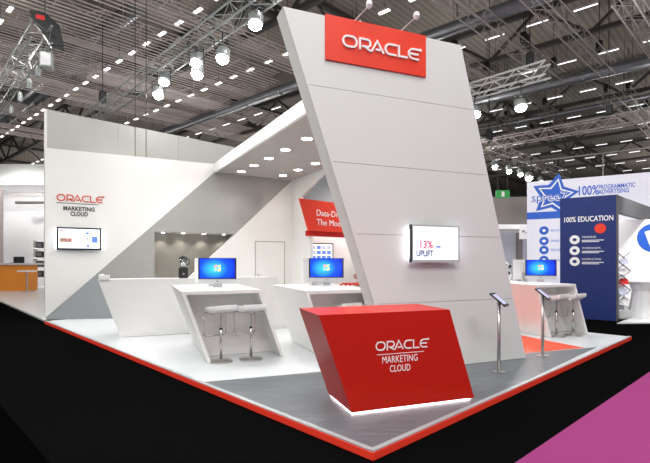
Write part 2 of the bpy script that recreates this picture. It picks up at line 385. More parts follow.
# roof slab
def hit(P, D, Q, N): return P+D*((Q-P).dot(N)/D.dot(N))
TB = Vector((-.111, 6.299, 0))           # back face of tower
r_a = K1+Vector((0, 0, 0)); r_d = Pc
rbk = hit(r_a, MDv, TB, NX); rck = r_d+MDv*6.4; rek = TB+TX*1.95
roof = thing('canopy_roof', 'flat taupe canopy with pale fascia running from kitchen wall to leaning tower', 'canopy', (r_a.x, r_a.y, 0))
Q = lambda v: (v.x-r_a.x, v.y-r_a.y)
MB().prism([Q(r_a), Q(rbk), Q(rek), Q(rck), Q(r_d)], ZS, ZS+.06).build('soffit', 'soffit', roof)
fd = MDv; fn = Vector((-fd.y, fd.x, 0))
MB().prism([Q(r_a-fn*.03), Q(rbk-fn*.03), Q(rbk+fn*.04), Q(r_a+fn*.04)], ZS-.012, ZT+.02).build('fascia', 'wallwhite', roof)
MB().prism([Q(r_a), Q(rbk), Q(rek), Q(rck), Q(r_d)], ZT-.06, ZT).build('top_panel', 'wallwhite', roof)
for (xx, yy) in ((307, 139), (285.5, 150), (269, 158.5), (254, 165.5), (241.5, 171.5), (315.5, 163.5), (298, 170), (283, 175.5)):
    p = px(xx, yy, ZS)
    MB().lathe([(.10, -.008), (.13, 0.0)], (p.x-r_a.x, p.y-r_a.y, ZS), 20).build('downlight', 'down', roof)
    spot('canopy_spot', (p.x, p.y, ZS-.03), (p.x, p.y, 0), 45, 100, .08, (1, .95, .88))

# leaning tower
TO = Vector((0, 6.02, 0))
tower = thing('leaning_tower_wall', 'tall leaning off-white panelled wall with red sign at its top', 'wall', tuple(TO), TA)
def ul(z): return 1.08+(-.585-1.08)*(z-PT)/(4.96-PT)
def ur(z): return 3.53+(2.233-3.53)*(z-PT)/(4.96-PT)
MB().wall([(ul(PT)+.006, PT), (ur(PT)-.004, PT), (ur(4.955)-.004, 4.955), (ul(4.955)+.006, 4.955)], .014, .28).build('core', 'joint', tower)
MB().wall([(ul(PT), PT), (ul(PT)+.05, PT), (ul(4.96)+.05, 4.96), (ul(4.96), 4.96)], .004, .3).build('side_face', 'wallwhite', tower)
MB().wall([(ur(PT)-.03, PT), (ur(PT), PT), (ur(4.96), 4.96), (ur(4.96)-.03, 4.96)], .004, .3).build('side_face', 'wallwhite', tower)
zz = [PT, 1.06, 2.04, 3.01, 4.0, 4.96]
for a, b in zip(zz, zz[1:]):
    a_ = a+.003; b_ = b-.003
    MB().wall([(ul(a_), a_), (ur(a_), a_), (ur(b_), b_), (ul(b_), b_)], 0, .016).build('wall_panel', 'tower', tower)
    MB().wall([(ul(a_)+.05, a_), (ur(a_)-.03, a_), (ur(b_)-.03, b_), (ul(b_)+.05, b_)], .28, .3).build('rear_panel', 'tower', tower)
MB().box(0, 1.585, -.025, 0, 4.365, 4.97).build('sign_panel', 'redpaint', tower)
wordmark(1.12, .168, .026, dep=.02).build('oracle_wordmark', 'letter', tower, (.235, -.026, 4.573))

# hanging red fascia in the room behind
rf_o = Pc+MDv*.70+Vector((.03, -.06, 0)); 
P_ = at(300, 198.3, 14.9)
rf = thing('red_fascia', 'red slanted fascia sign with white words hung over the back room', 'sign', (P_.x, P_.y, 0), AA)
zf = P_.z
MB().wall([(0, zf), (2.6, zf), (2.6, zf-1.05), (.40, zf-1.05)], 0, .08).build('sign_panel', 'redpaint', rf)
MB().box(.50, 2.6, .1, .3, zf-1.22, zf-1.03).build('lower_beam', 'red', rf)
text('Data-Driven', .30, 'lettering', 'letter', rf, (.72, -.01, zf-.52), bold=.0, fit=1.55)
text('The Modern', .30, 'lettering', 'letter', rf, (.74, -.01, zf-.84), bold=.0, fit=1.6)
# room behind it
br = thing('back_room_wall', 'pale pink and grey inner wall behind the red fascia', 'wall', (-1.4, 17.9, 0), .12)
MB().box(0, 6, 0, .1, PT, 3.9).build('lower_panel', 'wallwhite', br)
MB().box(0, 6, 0, .1, 3.9, 5.4).build('upper_panel', 'facet', br)
area('back_room_light', (1.1, 16.9, 4.3), (1.2, .6), 70, (.8, 17.9, 1.2), (1, .85, .82))

# ================================================================ RED DESK
da = math.radians(19.6); dO = Vector((.280, 4.665, PT))
desk = thing('reception_desk', 'glossy red slanted reception desk with white lettering and glowing foot', 'desk', tuple(dO), da)
H = 1.042; ln = -.365; wD = 1.53; dp = .71; b0 = .012
MB().wall([(0, b0), (wD, b0), (wD-.335, H), (ln, H)], 0, .03).build('front_panel', 'red', desk)
sp = MB(); sp.wall([(0, b0), (.03, b0), (ln+.03, H), (ln, H)], .03, dp); sp.build('side_panel', 'red', desk)
sp = MB(); sp.wall([(wD-.03, b0), (wD, b0), (wD-.335, H), (wD-.365, H)], .03, dp); sp.build('side_panel', 'red', desk)
MB().box(ln+.01, wD-.34, .03, dp, H-.03, H-.001).build('desk_top', 'red', desk)
MB().wall([(.03, b0), (wD-.03, b0), (wD-.365, H-.03), (ln+.03, H-.03)], dp-.06, dp-.04).build('back_panel', 'red', desk)
MB().box(.02, wD-.03, .03, dp-.02, 0.004, b0).build('light_strip', 'led', desk)
def dz(z): return 0
wordmark(.58, .098, .014, dep=.004).build('oracle_wordmark', 'letter', desk, (.27, -.001, .635))
MB().box(.285, .86, -.003, 0, .590, .596).build('rule_line', 'letter', desk)
text('MARKETING', .105, 'lettering', 'letter', desk, (.565, -.001, .498), align='CENTER', fit=.43, bold=.0, ext=.002)
text('CLOUD', .105, 'lettering', 'letter', desk, (.565, -.001, .398), align='CENTER', fit=.25, bold=.0, ext=.002)
for (xx, yy, sx_, sy_) in ((.75, -.10, 1.5, .1), (.0, .25, .1, .45)):
    pass

# ================================================================ COUNTERS
def counter(label, loc, rz, W, D, lean, H, group='slanted white counters'):
    t = thing('slanted_counter', label, 'counter', loc, rz, group)
    k = .055
    MB().wall([(-lean, H), (-lean+W, H), (-lean+W+lean*k/H, H-k), (-lean+lean*k/H, H-k)], 0, D).build('counter_top', 'white', t, bevel=.003)
    for x0 in (0, W-k):
        z1 = H-k; xo = -lean*z1/H
        MB().wall([(x0, 0), (x0+k, 0), (x0+k+xo, z1), (x0+xo, z1)], 0, D).build('side_panel', 'white', t, bevel=.003)
    z1 = H-k; xo = -lean*z1/H
    for y0 in (.5, D-.54):
        MB().wall([(k, 0), (W-k, 0), (W-k+xo, z1), (k+xo, z1)], y0, y0+.04).build('inner_panel', 'white', t)
    return t
cA = Vector((-1.82, 6.97, PT)); cB = Vector((.06, 7.10, PT)); cC = Vector((4.64, 9.27, PT))
counter('white leaning counter with two stools, standing left of the red desk', tuple(cA), math.radians(22.8), 1.24, 1.95, .40, 1.12)
counter('white leaning counter half hidden between the red desk and leaning tower', tuple(cB), TA, 1.24, 1.9, .40, 1.12)
counter('white leaning counter with two stools, by the right edge of the platform', tuple(cC), TA, 1.12, 1.9, .38, 1.09)
# long kitchen counter
lO = Vector((-4.24, 9.29, PT))
lc = thing('kitchen_counter', 'long low white kitchen counter with slanted ends and plinth behind the first stools', 'counter', tuple(lO), TA)
W_ = 3.75; Hl = 1.2
MB().wall([(-.03, .09), (W_, .09), (W_-.38, Hl), (-.42, Hl)], 0.05, .13).build('front_panel', 'white', lc)
MB().box(-.02, W_, 0, .5, 0, .09).build('plinth', 'white', lc)
MB().box(-.40, W_-.4, .13, .75, Hl-.06, Hl-.01).build('worktop', 'white', lc)
MB().wall([(-.02, .09), (.03, .09), (-.36, Hl+.09), (-.42, Hl+.09)], .13, .8).build('end_panel', 'white', lc)
MB().wall([(W_-.05, .09), (W_, .09), (W_-.38, Hl), (W_-.43, Hl)], .13, .8).build('end_panel', 'white', lc)
MB().box(-.40, -.20, .02, .14, Hl-.01, Hl+.09).build('end_block', 'white', lc)

# ================================================================ STOOLS
def make_stool(label, loc, rz, group):
    t = thing('bar_stool', label, 'stool', loc, rz, group)
    MB().lathe([(.185, 0), (.185, .008), (.17, .014), (.03, .02), (.025, .04)], (0, 0, 0), 32).build('base', 'steel', t, smooth=True)
    MB().lathe([(.021, .02), (.021, .50), (.013, .505), (.012, .76)], (0, 0, 0), 16).build('pole', 'chrome', t, smooth=True)
    MB().lathe([(.024, 0), (.024, .03)], (0, 0, .50), 16).build('collar', 'black', t)
    # seat pad with slightly raised rear lip
    n = 10; prof = []
    for i in range(n+1):
        y = -.18+.36*i/n; z = .775+.05*max(0, (-y-.06)/.12)**2+.006*math.sin(i)
        prof.append((y, z))
    m_ = MB(); vs = []; fs = []
    for (y, z) in prof:
        for (x, e) in ((-.20, 0), (.20, 0)):
            vs += [(x, y, z), (x, y, z+.08)]
    for i in range(n):
        a = i*4; b = a+4
        fs += [[a, a+2, b+2, b], [a+1, b+1, b+3, a+3], [a, b, b+1, a+1], [a+2, a+3, b+3, b+2]]
    fs += [[0, 1, 3, 2], [n*4, n*4+2, n*4+3, n*4+1]]
    m_.add(vs, fs).build('seat', 'whiteplastic', t, bevel=.02)
    MB().box(-.06, .06, -.06, .06, .755, .785).build('seat_bracket', 'steel', t)
    r = .008; w2 = .185
    P = [(-w2, -.10, .765), (-w2, .20, .765), (-w2, .235, .74), (-w2, .235, .40), (-w2+.03, .235, .375), (w2-.03, .235, .375), (w2, .235, .40),
         (w2, .235, .74), (w2, .20, .765), (w2, -.10, .765), (-w2, -.10, .765)]
    MB().tube(P, r).build('tube_frame', 'chrome', t, smooth=True)
    return t
g = 'bar stools at the slanted counters'
s1_ = px(221, 361.2, PT); s2_ = px(251, 359, PT)
st = make_stool('white bar stool at the left front counter, left of its pair', tuple(s1_), math.radians(37), g)
dup(st, tuple(s2_), math.radians(35), 'white bar stool at the left front counter, right of its pair')
dup(st, tuple(cB+TX*.42+NX*.24), math.radians(30), 'bar stool behind the red desk, left one of the two seat tops')
dup(st, tuple(cB+TX*.86+NX*.27), math.radians(28), 'bar stool behind the red desk, right one next to the tower')
dup(st, tuple(px(556.4, 336, PT)), math.radians(35), 'white bar stool at the right counter, nearer the tablet stand')
dup(st, tuple(px(573, 335, PT)), math.radians(30), 'white bar stool at the right counter, nearer the navy banner')

# ================================================================ MONITORS
def monitor(label, loc, rz, on=True):
    t = thing('desktop_computer', label, 'computer', loc, rz, 'all-in-one computers on the counters')
    foot = MB(); foot.box(-.10, .10, -.06, .12, 0, .008); foot.build('stand_foot', 'silver', t, bevel=.004)
    nk = MB(); nk.add([(-.08, .06, .008), (.08, .06, .008), (.08, .07, .008), (-.08, .07, .008), (-.07, .03, .22), (.07, .03, .22), (.07, .04, .22), (-.07, .04, .22)],
                      [[0, 1, 2, 3], [4, 5, 6, 7], [0, 1, 5, 4], [1, 2, 6, 5], [2, 3, 7, 6], [3, 0, 4, 7]]); nk.build('stand_neck', 'silver', t)
    MB().box(-.325, .325, 0, .03, .07, .515).build('casing', 'silver', t, bevel=.006)
    MB().box(-.325, .325, -.004, .0, .15, .515).build('bezel', 'black', t)
    so = MB().box(-.30, .30, -.006, -.003, -.17, .17).build('screen', 'wallpaper', t, (0, 0, .335))
    lg = [((-.035, .005), 'scrred'), ((.004, .005), 'green'), ((-.035, -.034), 'scrblue'), ((.004, -.034), 'orange')]
    for (x, z), m_ in lg:
        MB().wall([(x*1.6, z*1.6), (x*1.6+.048, z*1.6+.01), (x*1.6+.054, z*1.6+.056), (x*1.6+.006, z*1.6+.046)], -.008, -.006).build('desktop_logo_pane', {'orange': 'logoyellow', 'green': 'logogreen', 'scrred': 'logored', 'scrblue': 'logoblue'}[m_], so, (0, 0, 0))
    MB().lathe([(.010, 0), (.012, .003)], (0, 0, 0), 12).build('logo_dot', 'black', t, (0, -.001, .11)).rotation_euler.x = math.pi/2
    kb = MB().box(-.14, .14, -.26, -.15, 0, .012).build('keyboard', 'whiteplastic', t, bevel=.003)
    return t
M['logored'] = mat('pane_red', (.9, .3, .1), .4, emit=.8); M['logogreen'] = mat('pane_green', (.5, .8, .2), .4, emit=.8)
M['logoblue'] = mat('pane_blue', (.3, .6, .95), .4, emit=.8); M['logoyellow'] = mat('pane_yellow', (.95, .8, .2), .4, emit=.8)
zc1 = PT+1.12
monitor('silver computer with blue desktop on the left front counter', (-1.87, 7.80, zc1), .10)
monitor('silver computer with blue desktop on the counter beside the leaning tower', (.025, 8.40, zc1), .06)
monitor('silver computer with blue desktop on the far right counter', (4.95, 10.30, PT+1.09), math.radians(-20))
def rear_monitor(label, loc, rz):
    t = thing('rear_computer', label, 'computer', loc, rz, 'computers facing the other way')
    MB().box(-.10, .10, -.12, .06, 0, .008).build('stand_foot', 'silver', t)
    MB().box(-.07, .07, -.06, -.03, .008, .22).build('stand_neck', 'silver', t)
    MB().box(-.325, .325, -.03, 0, .05, .515).build('casing', 'whiteplastic', t, bevel=.006)
    return t
rear_monitor('pale back of a computer peeking out left of the left counter screen', (-2.10, 8.38, zc1), .35)
rear_monitor('pale back of a computer peeking out left of the middle counter screen', (-.24, 8.72, zc1), .9)
rear_monitor('pale back of a computer left of the far right counter screen', (4.66, 10.62, PT+1.09), .5)

# ================================================================ SCREENS
def wall_tv(label, parent_loc, rz, W, Hh, glow=True):
    t = thing('wall_screen', label, 'screen', parent_loc, rz)
    MB().box(0, W, -.10, -.055, 0, Hh).build('casing', 'black', t, bevel=.004)
    MB().box(.1, W-.1, -.055, 0, .1, Hh-.1).build('wall_bracket', 'black', t)
    if glow:
        MB().box(.02, .045, -.052, -.03, .06, Hh-.06).build('backlight', 'glow', t)
        MB().box(W-.045, W-.02, -.052, -.03, .06, Hh-.06).build('backlight', 'glow', t)
    bz = .025 if W < .9 else .045
    s = MB().box(bz, W-bz, -.104, -.10, bz+.01, Hh-bz).build('screen', 'screenwhite', t)
    return t, s
# on the tower
o_ = TO+TX*1.285
tv, s = wall_tv('backlit silver-framed screen showing UPLIFT on the leaning tower', (o_.x, o_.y, 1.645), TA, .84, .545)
fr = MB(); fr.box(0, .84, -.108, -.098, 0, .03).box(0, .84, -.108, -.098, .52, .545).box(.822, .84, -.108, -.098, .03, .52).build('frame', 'silver', tv)
MB().box(-.003, .004, -.11, -.05, 0, .545).build('frame_side', 'black', tv)
text('13%', .15, 'lettering', 'scrred', s, (.12, -.106, .21), bold=.004, ext=.001, fit=.22)
text('UPLIFT', .12, 'lettering', 'scruplift', s, (.08, -.106, .09), ext=.001, bold=.004, fit=.29)
MB().box(.42, .50, -.107, -.104, .215, .24).build('graphic', 'scrblue', s)
MB().box(.17, .42, -.107, -.104, .44, .45).build('graphic', 'scrgrey', s)
# on the white wall
o_ = K0+KD*ks(56.5); zb = kz(ks(56.5), 250); Wt = ks(101)-ks(56.5); ht = kz(ks(56.5), 227)-zb
tv, s = wall_tv('black-framed backlit screen on the left white wall under the wordmark', (o_.x, o_.y, zb), KA, Wt, ht)
hh = ht
MB().box(Wt*.07, Wt*.33, -.107, -.104, hh*.35, hh*.52).build('graphic', 'posterink', s)
for (x0, x1, z0, z1, m_) in ((.78, .91, .34, .62, 'scrblue'), (.64, .71, .7, .8, 'scrblue'), (.15, .42, .80, .83, 'scrgrey'), (.66, .7, .4, .62, 'scrgrey'), (.66, .72, .14, .24, 'scrblue'),
                             (.08, .12, .8, .9, 'scrred'), (.37, .44, .36, .38, 'scrgrey'), (.37, .44, .46, .48, 'scrgrey'), (.12, .3, .2, .22, 'scrgrey'), (.37, .42, .16, .18, 'scrgrey')):
    MB().box(Wt*x0, Wt*x1, -.107, -.104, hh*z0, hh*z1).build('graphic', m_, s)
# in the back room
pt = at(310, 262, 17.75)
tv, s = wall_tv('small wall screen with blue pictures in the back room', (pt.x, pt.y, pt.z), .12, .92, .74, False)
for i in range(4):
    for j in range(3):
        MB().box(.06+i*.2, .22+i*.2, -.107, -.104, .1+j*.2, .25+j*.2).build('graphic', random.choice(['scrblue', 'bluegrey', 'scrblue', 'scrgrey']), s)
# posters right of it
for (x0, y0, x1, y1, lab, ink) in ((350.5, 246, 354.5, 232, 'narrow red and white poster, topmost by the tower edge', 'scrred'),
                              (350.5, 270.5, 362, 257.5, 'small white poster with black arrow by the tower edge', 'dark'),
                              (350.5, 288, 366, 271.5, 'white poster with faces by the tower edge, lowest of three', 'posterink')):
    a = at(x0, y0, 17.5); b = at(x1, y1, 17.5)
    t = thing('wall_poster', lab, 'poster', (a.x, a.y, a.z), .12)
    w1 = b.x-a.x; h1 = b.z-a.z
    MB().box(0, w1, 0, .02, 0, h1).build('sheet', 'wallwhite', t)
    if ink == 'dark': MB().wall([(w1*.4, h1*.3), (w1*.65, h1*.5), (w1*.4, h1*.72)], -.006, 0).build('print', ink, t)
    elif ink == 'scrred': MB().box(w1*.1, w1*.6, -.006, 0, h1*.4, h1*.85).build('print', 'deepred', t)
    else: MB().wall(arc(w1*.45, h1*.72, w1*.28, h1*.2, 0, 340)+arc(w1*.6, h1*.25, w1*.3, h1*.18, 0, 340), -.006, 0).build('print', ink, t)

# ================================================================ TABLET STANDS
def tablet_stand(label, base, H, group='tablet stands on the grey floor'):
    t = thing('tablet_stand', label, 'stand', tuple(base), 0, group)
    MB().box(-.085, .085, -.075, .075, 0, .008).build('base_plate', 'steel', t, rz=.35, bevel=.002)
    MB().lathe([(.024, .008), (.024, H-.03)], (0, 0, 0), 20).build('pole', 'steel', t, smooth=True)
    f = Vector((.79, -.62, 0)).normalized(); a = Vector((.62, .79, 0)).normalized(); dr = f*.78+Vector((0, 0, -.63)); dr.normalize(); nn = a.cross(dr)
    if nn.z < 0: nn = -nn
    R = Matrix((a, dr, nn)).transposed().to_4x4()
    hd = MB().box(-.10, .10, -.14, .14, 0, .022).build('tablet_case', 'black', t, bevel=.006)
    hd.matrix_local = Matrix.Translation((0, 0, H-.015)) @ R
    MB().box(-.075, .075, -.10, .10, .022, .0245).build('screen', 'bluegrey', hd)
    hd2 = MB().bar((0, 0, H-.06), (0, 0, H-.02), .03, 12, .02).build('bracket', 'steel', t)
    return t
tablet_stand('black tablet on steel pole in front of the leaning tower', px(498.8, 372, PT), 1.04)
tablet_stand('black tablet on steel pole before the far right counter', px(542.6, 356, PT), 1.04)

# ================================================================ SMALL THINGS
bp_ = lO+TX*(1.28)+NX*.42
bl = thing('blender', 'black blender with clear jug standing on the kitchen counter', 'blender', (bp_.x, bp_.y, PT+Hl-.01), TA)
MB().box(-.10, .10, -.10, .10, 0, .24).build('motor_base', 'black', bl, bevel=.02)
MB().lathe([(.02, 0), (.02, .015)], (0, 0, 0), 16).build('dial', 'steel', bl, (0, -.10, .1)).rotation_euler.x = math.pi/2
MB().lathe([(.06, .24), (.065, .27), (.09, .45), (.088, .45), (.06, .275), (.055, .255)], (0, 0, 0), 20).build('jug', 'glass', bl, smooth=True)
MB().lathe([(.095, .45), (.095, .475), (.05, .48), (.04, .50)], (0, 0, 0), 20).build('lid', 'black', bl)
MB().tube([(.085, 0, .43), (.13, 0, .42), (.13, 0, .32), (.07, 0, .30)], .01).build('jug_handle', 'black', bl)
# red ribbons on the middle counter
rp = px(352, 285.5, zc1); rb_ = MB()
for k in range(6):
    x = -.22+.09*k; rb_.tube([(x, -.06, .012), (x+.06, 0, .04), (x+.14, .05, .03), (x+.2, .0, .012)], .016, 6)
tag(rb_.build('lanyard_bundle', 'deepred', None, (rp.x, rp.y, zc1)), 'heap of red lanyards on the middle counter beside the tower', 'lanyards')
# black and white soft bundle on the far right counter
bw = px(512, 284, PT+1.09); bw = Vector((4.22, 10.55, PT+1.09))
tb = thing('soft_toy', 'white and black spotted soft shape at the left end of far right counter', 'toy', tuple(bw), 0)
bmm = MB(); bmm.lathe([(.02, 0), (.13, .03), (.16, .14), (.12, .26), (.03, .32)], (0, 0, 0), 16).lathe([(.01, .28), (.09, .33), (.09, .43), (.02, .48)], (0, 0, 0), 14)
bmm.build('body', 'whiteplastic', tb, smooth=True)
for (x, z, r) in ((-.05, .4, .06), (.04, .2, .05), (-.12, .25, .045), (-.1, .06, .04), (.08, .36, .035)):
    MB().lathe([(.01, -r), (r, -r*.3), (r, r*.3), (.01, r)], (0, 0, 0), 12).build('black_patch', 'black', tb, (x, -.11, z))

# ================================================================ RIGHT NEIGHBOUR: navy banner, white wall
nO = px(617, 321.2, 0); nL = px(560, 317.2, 0); nd = (nO-nL).normalized(); na = math.atan2(nd.y, nd.x); nw = (nO-nL).length
nb = thing('navy_banner_wall', 'navy blue banner wall reading 100% EDUCATION with round icons', 'banner', tuple(nL), na)
nh = 3.48
MB().box(0, nw-.02, 0, .25, 0, nh).build('banner_face', 'navy', nb)
MB().box(nw-.02, nw+.02, -.01, .27, 0, nh).build('edge_post', 'beamgrey', nb)
def nz(yy): return EYE+(HY-yy)/F*12.8
text('100% EDUCATION', .21, 'lettering', 'letter', nb, (nw*.06, -.005, nz(221.5)), ext=.002, bold=.003, fit=nw*.86)
MB().wall(arc(nw*.72, nz(229), .14, .14, 0, 345, 20), -.008, 0).build('red_seal', 'scrsoft' if 'scrsoft' in M else 'redpaint', nb)
for i, yy in enumerate((239.5, 250.5, 261.5)):
    ic = MB().wall(arc(nw*.27, nz(yy), .13, .13, 0, 345, 20), -.008, 0).build('round_icon', 'letter', nb)
    MB().wall(arc(nw*.27, nz(yy), .055, .05, 0, 345, 6+2*i), -.012, -.008).build('icon_mark', 'navy', ic)
    text(('TRAINING', 'WORKSHOPS', 'CONSULTING')[i], .075, 'lettering', 'letter', nb, (nw*.40, -.005, nz(yy-1.5)), ext=.002)
    MB().box(nw*.40, nw*.78, -.006, 0, nz(yy+1.2), nz(yy+1.2)+.02).build('text_line', 'letter', nb)
    MB().box(nw*.40, nw*.70, -.006, 0, nz(yy+2.6), nz(yy+2.6)+.02).build('text_line', 'letter', nb)
# charcoal beam going back from the banner's corner
bb = thing('charcoal_beam', 'charcoal box beam leading back from the navy banner corner', 'beam', (nO.x, nO.y, 0), AA)
MB().box(0, 7, 0, .15, nh-.48, nh-.01).build('beam', 'beamgrey', bb)
MB().box(6.9, 7.05, 0, .15, 0, nh).build('post', 'beamgrey', bb)
# white banner wall behind
wO = at(527, 260, 19.2); wO.z = 0; wdv = Vector((.85, -.527, 0)); wa = math.atan2(wdv.y, wdv.x)
wb = thing('white_banner_wall', 'tall white booth wall with blue star and 100% PROGRAMMATIC ADVERTISING', 'banner', tuple(wO), wa)
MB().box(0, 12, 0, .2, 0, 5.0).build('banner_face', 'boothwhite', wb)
def ws(pxx): c = (pxx-325)/F; return (c*wO.y-wO.x)/(wdv.x-c*wdv.y)
def wz(pxx, yy): return EYE+(HY-yy)/F*(wO+wdv*ws(pxx)).y
MB().box(0, ws(565), -.006, 0, wz(540, 219), wz(540, 212)).build('blue_band', 'blue', wb)
def star(cx, cz, R, r, rot=0, squ=1.0):
    return [(cx+(R if i % 2 == 0 else r)*math.cos(math.radians(90+36*i+rot))*squ, cz+(R if i % 2 == 0 else r)*math.sin(math.radians(90+36*i+rot))) for i in range(10)]
sx0 = ws(554); sz0 = wz(554, 193)
MB().wall(star(sx0, sz0-.1, .92, .5, -12, 1.0), -.006, 0).build('star_outer', 'blue', wb)
st2 = MB(); stroke(st2, star(sx0+.02, sz0-.1, .66, .33, -12), .06, True, -.012, -.006); st2.build('star_outline', 'letter', wb)
text('spree7', .50, 'lettering', 'letter', wb, (sx0-.88, -.013, sz0-.32), ext=.003, bold=.02)
text('spree7', .50, 'lettering', 'blue', wb, (sx0-.87, -.018, sz0-.31), ext=.002)
text('100%', .52, 'lettering', 'blue', wb, (ws(577), -.006, wz(577, 195.5)), ext=.003, bold=.008, fit=ws(597)-ws(577))
text('PROGRAMMATIC', .24, 'lettering', 'blue', wb, (ws(598.5), -.006, wz(598, 189.3)), ext=.003, bold=.003, fit=ws(635)-ws(598.5))
text('ADVERTISING', .24, 'lettering', 'blue', wb, (ws(598.5), -.006, wz(598, 194.1)), ext=.003, bold=.003, fit=ws(629)-ws(598.5))
for i, yy in enumerate((230.5, 241, 250, 260)):
    ic = MB().wall(arc(ws(544), wz(544, yy), .18, .18, 0, 345, 20), -.006, 0).build('round_icon', 'blue', wb)
    MB().wall(arc(ws(544), wz(544, yy), .08, .07, 0, 345, 4+i), -.012, -.006).build('icon_mark', 'letter', ic)
    text(('EDUCATION', 'SPREE', 'TECHNOLOGY', 'DATA')[i], .13, 'lettering', 'blue', wb, (ws(550.5), -.006, wz(550, yy+1)), ext=.002)
# inner lit booth at the right edge with round blue emblem
iO = at(617.5, 260, 14.8); iO.z = 0
ib = thing('lit_booth_wall', 'bright white booth wall with round blue emblem at the right edge', 'wall', (iO.x, iO.y, 0), -.25)
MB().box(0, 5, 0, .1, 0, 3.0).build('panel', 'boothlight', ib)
ex = 1.02; ez = EYE+(HY-238)/F*14.6
MB().wall(arc(ex, ez, .46, .46, 0, 350, 28), -.008, 0).build('round_emblem', 'blue', ib)
MB().wall([(ex-.25, ez+.2), (ex-.1, ez+.25), (ex+.05, ez-.05), (ex+.25, ez-.1), (ex+.1, ez-.3), (ex-.05, ez-.4), (ex-.15, ez-.1)], -.014, -.008).build('emblem_figure', 'letter', ib)
# bistro table and cross-braced rack there
rk = thing('brochure_rack', 'small zigzag brochure rack in the right edge booth', 'rack', tuple(Vector((px(631, 322, 0).x+.3, 12.9, 0))), 0)
r_ = MB(); z = .05
for k in range(6):
    s = 1 if k % 2 else -1; r_.bar((-.18*s, 0, .25+.28*k), (.18*s, 0, .25+.28*(k+1)), .018)
    r_.bar((.18*s, .1, .25+.28*k), (-.18*s, .1, .25+.28*(k+1)), .018)
r_.build('scissor_frame', 'chrome', rk); MB().box(-.2, .2, -.1, .2, 0, .25).build('foot', 'silver', rk)
for k in range(5): MB().add([(-.14, -.02, .40+.29*k), (.14, -.02, .40+.29*k), (.14, .08, .56+.29*k), (-.14, .08, .56+.29*k)], [[0, 1, 2, 3]]).build('brochure', ('whiteplastic', 'scrgrey', 'deepred')[k % 3], rk)
bt = thing('bistro_table', 'white draped bistro table in the right edge booth', 'table', (9.15, 12.9, 0), 0)
MB().lathe([(.42, 0), (.34, .4), (.28, .8), (.36, 1.02)], (0, 0, 0), 14).build('cloth', 'whiteplastic', bt)
MB().lathe([(.38, 1.02), (.38, 1.06)], (0, 0, 0), 24).build('table_top', 'silver', bt)
lf = thing('low_cabinet', 'pale slatted low cabinet just right of the navy banner', 'cabinet', (8.35, 13.3, 0), -.3)
MB().box(0, .45, 0, .4, 0, 1.35).build('body', 'silver', lf)
for k in range(4): MB().box(.03, .42, -.02, 0, .06+.32*k, .34+.32*k).build('drawer_front', 'whiteplastic', lf)
# neighbour floor
MB().prism([tuple(px(617, 324, 0).xy), tuple((px(617, 324, 0)+AX*10).xy), tuple((px(617, 324, 0)+AX*10+Vector((4, -3, 0))).xy), (9.6, 11.9)], 0, .03).build('trim_2', 'whitefloor', kind='structure')
spot('booth_spot', (9.6, 12.2, 5), (10, 14.6, 1.5), 400, 100, .2)

# ================================================================ MIDDLE BACKGROUND (between tower and white banner)
mb_ = thing('distant_white_booth', 'distant white booth with small sign seen between tower and banner', 'booth', (7.6, 22, 0), 0)
MB().box(0, 3.0, 0, .2, 0, 3.2).build('wall_panel', 'boothwhite', mb_)
MB().box(0, 3.0, -2.2, .2, 3.05, 3.25).build('header', 'boothlight', mb_)
MB().box(.95, 1.6, -2.3, -2.22, 2.6, 3.25).build('sign_board', 'boothlight', mb_)
text('PLAY', .2, 'lettering', 'dark', mb_, (1.03, -2.31, 2.85), ext=.002)
MB().box(.2, .55, -.3, 0, 0, 3.0).build('column', 'beam2', mb_); MB().box(1.75, 1.95, -.3, 0, 0, 3.0).build('column', 'beam2', mb_)
db = thing('distant_partition', 'distant grey curtain wall with teal and orange boards behind the white booth', 'partition', (9, 30, 0), 0)
MB().box(0, 9, 0, .2, 0, 5.9).build('wall_panel', 'beam2', db)
MB().box(.9, 2.1, -.1, 0, 3.9, 4.5).build('teal_board', 'blue', db)
MB().box(1.3, 3.8, -.1, 0, 3.1, 3.7).build('orange_board', 'brown', db)
pe = at(503, 194, 28)
eb = thing('exit_sign', 'green hanging emergency exit sign above the distant booths', 'sign', (pe.x, pe.y, pe.z), 0)
MB().box(-.42, .42, 0, .12, -.24, .24).build('sign_box', 'green', eb)
MB().box(-.09, .09, -.01, 0, -.17, .17).build('sign_mark', 'letter', eb)
MB().bar((-.3, .06, .24), (-.3, .06, 14-pe.z), .02).bar((.3, .06, .24), (.3, .06, 14-pe.z), .02).build('hanger', 'beam', eb)

# ================================================================ LEFT NEIGHBOUR
lf0 = px(0, 302, 0); lf1 = px(45, 322, 0)
MB().prism([tuple((lf0+(lf0-lf1)*.4).xy), tuple(lf1.xy), (-7.9, 13.2), (-6, 31), (-30, 31)], 0, .05).build('trim_3', 'whitefloor', kind='structure')
zy = lambda y, Y: EYE+(HY-y)/F*Y
xx_ = lambda x, Y: (x-325)/F*Y
lb = thing('left_booth_wall', 'white lit booth wall with pinkish header seen left of the white wall', 'wall', (xx_(0, 30), 30, 0), 0)
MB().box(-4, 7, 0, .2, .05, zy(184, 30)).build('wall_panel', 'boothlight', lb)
MB().box(-4, 7, -3, -2.8, zy(182, 27), zy(164, 27)).build('header', 'tower', lb)
MB().box(-4, 7, -3, .2, zy(184.5, 27), zy(182, 27)).build('light_band', 'boothlight', lb)
MB().box(-4, 7, -2.6, -2.5, zy(195, 27.5), zy(193.8, 27.5)).build('track_rail', 'beam2', lb)
MB().box(xx_(16, 27.5)-xx_(0, 30), 7, -2.6, -2.4, zy(204, 27.5), zy(201.5, 27.5)).build('light_track', 'beam', lb)
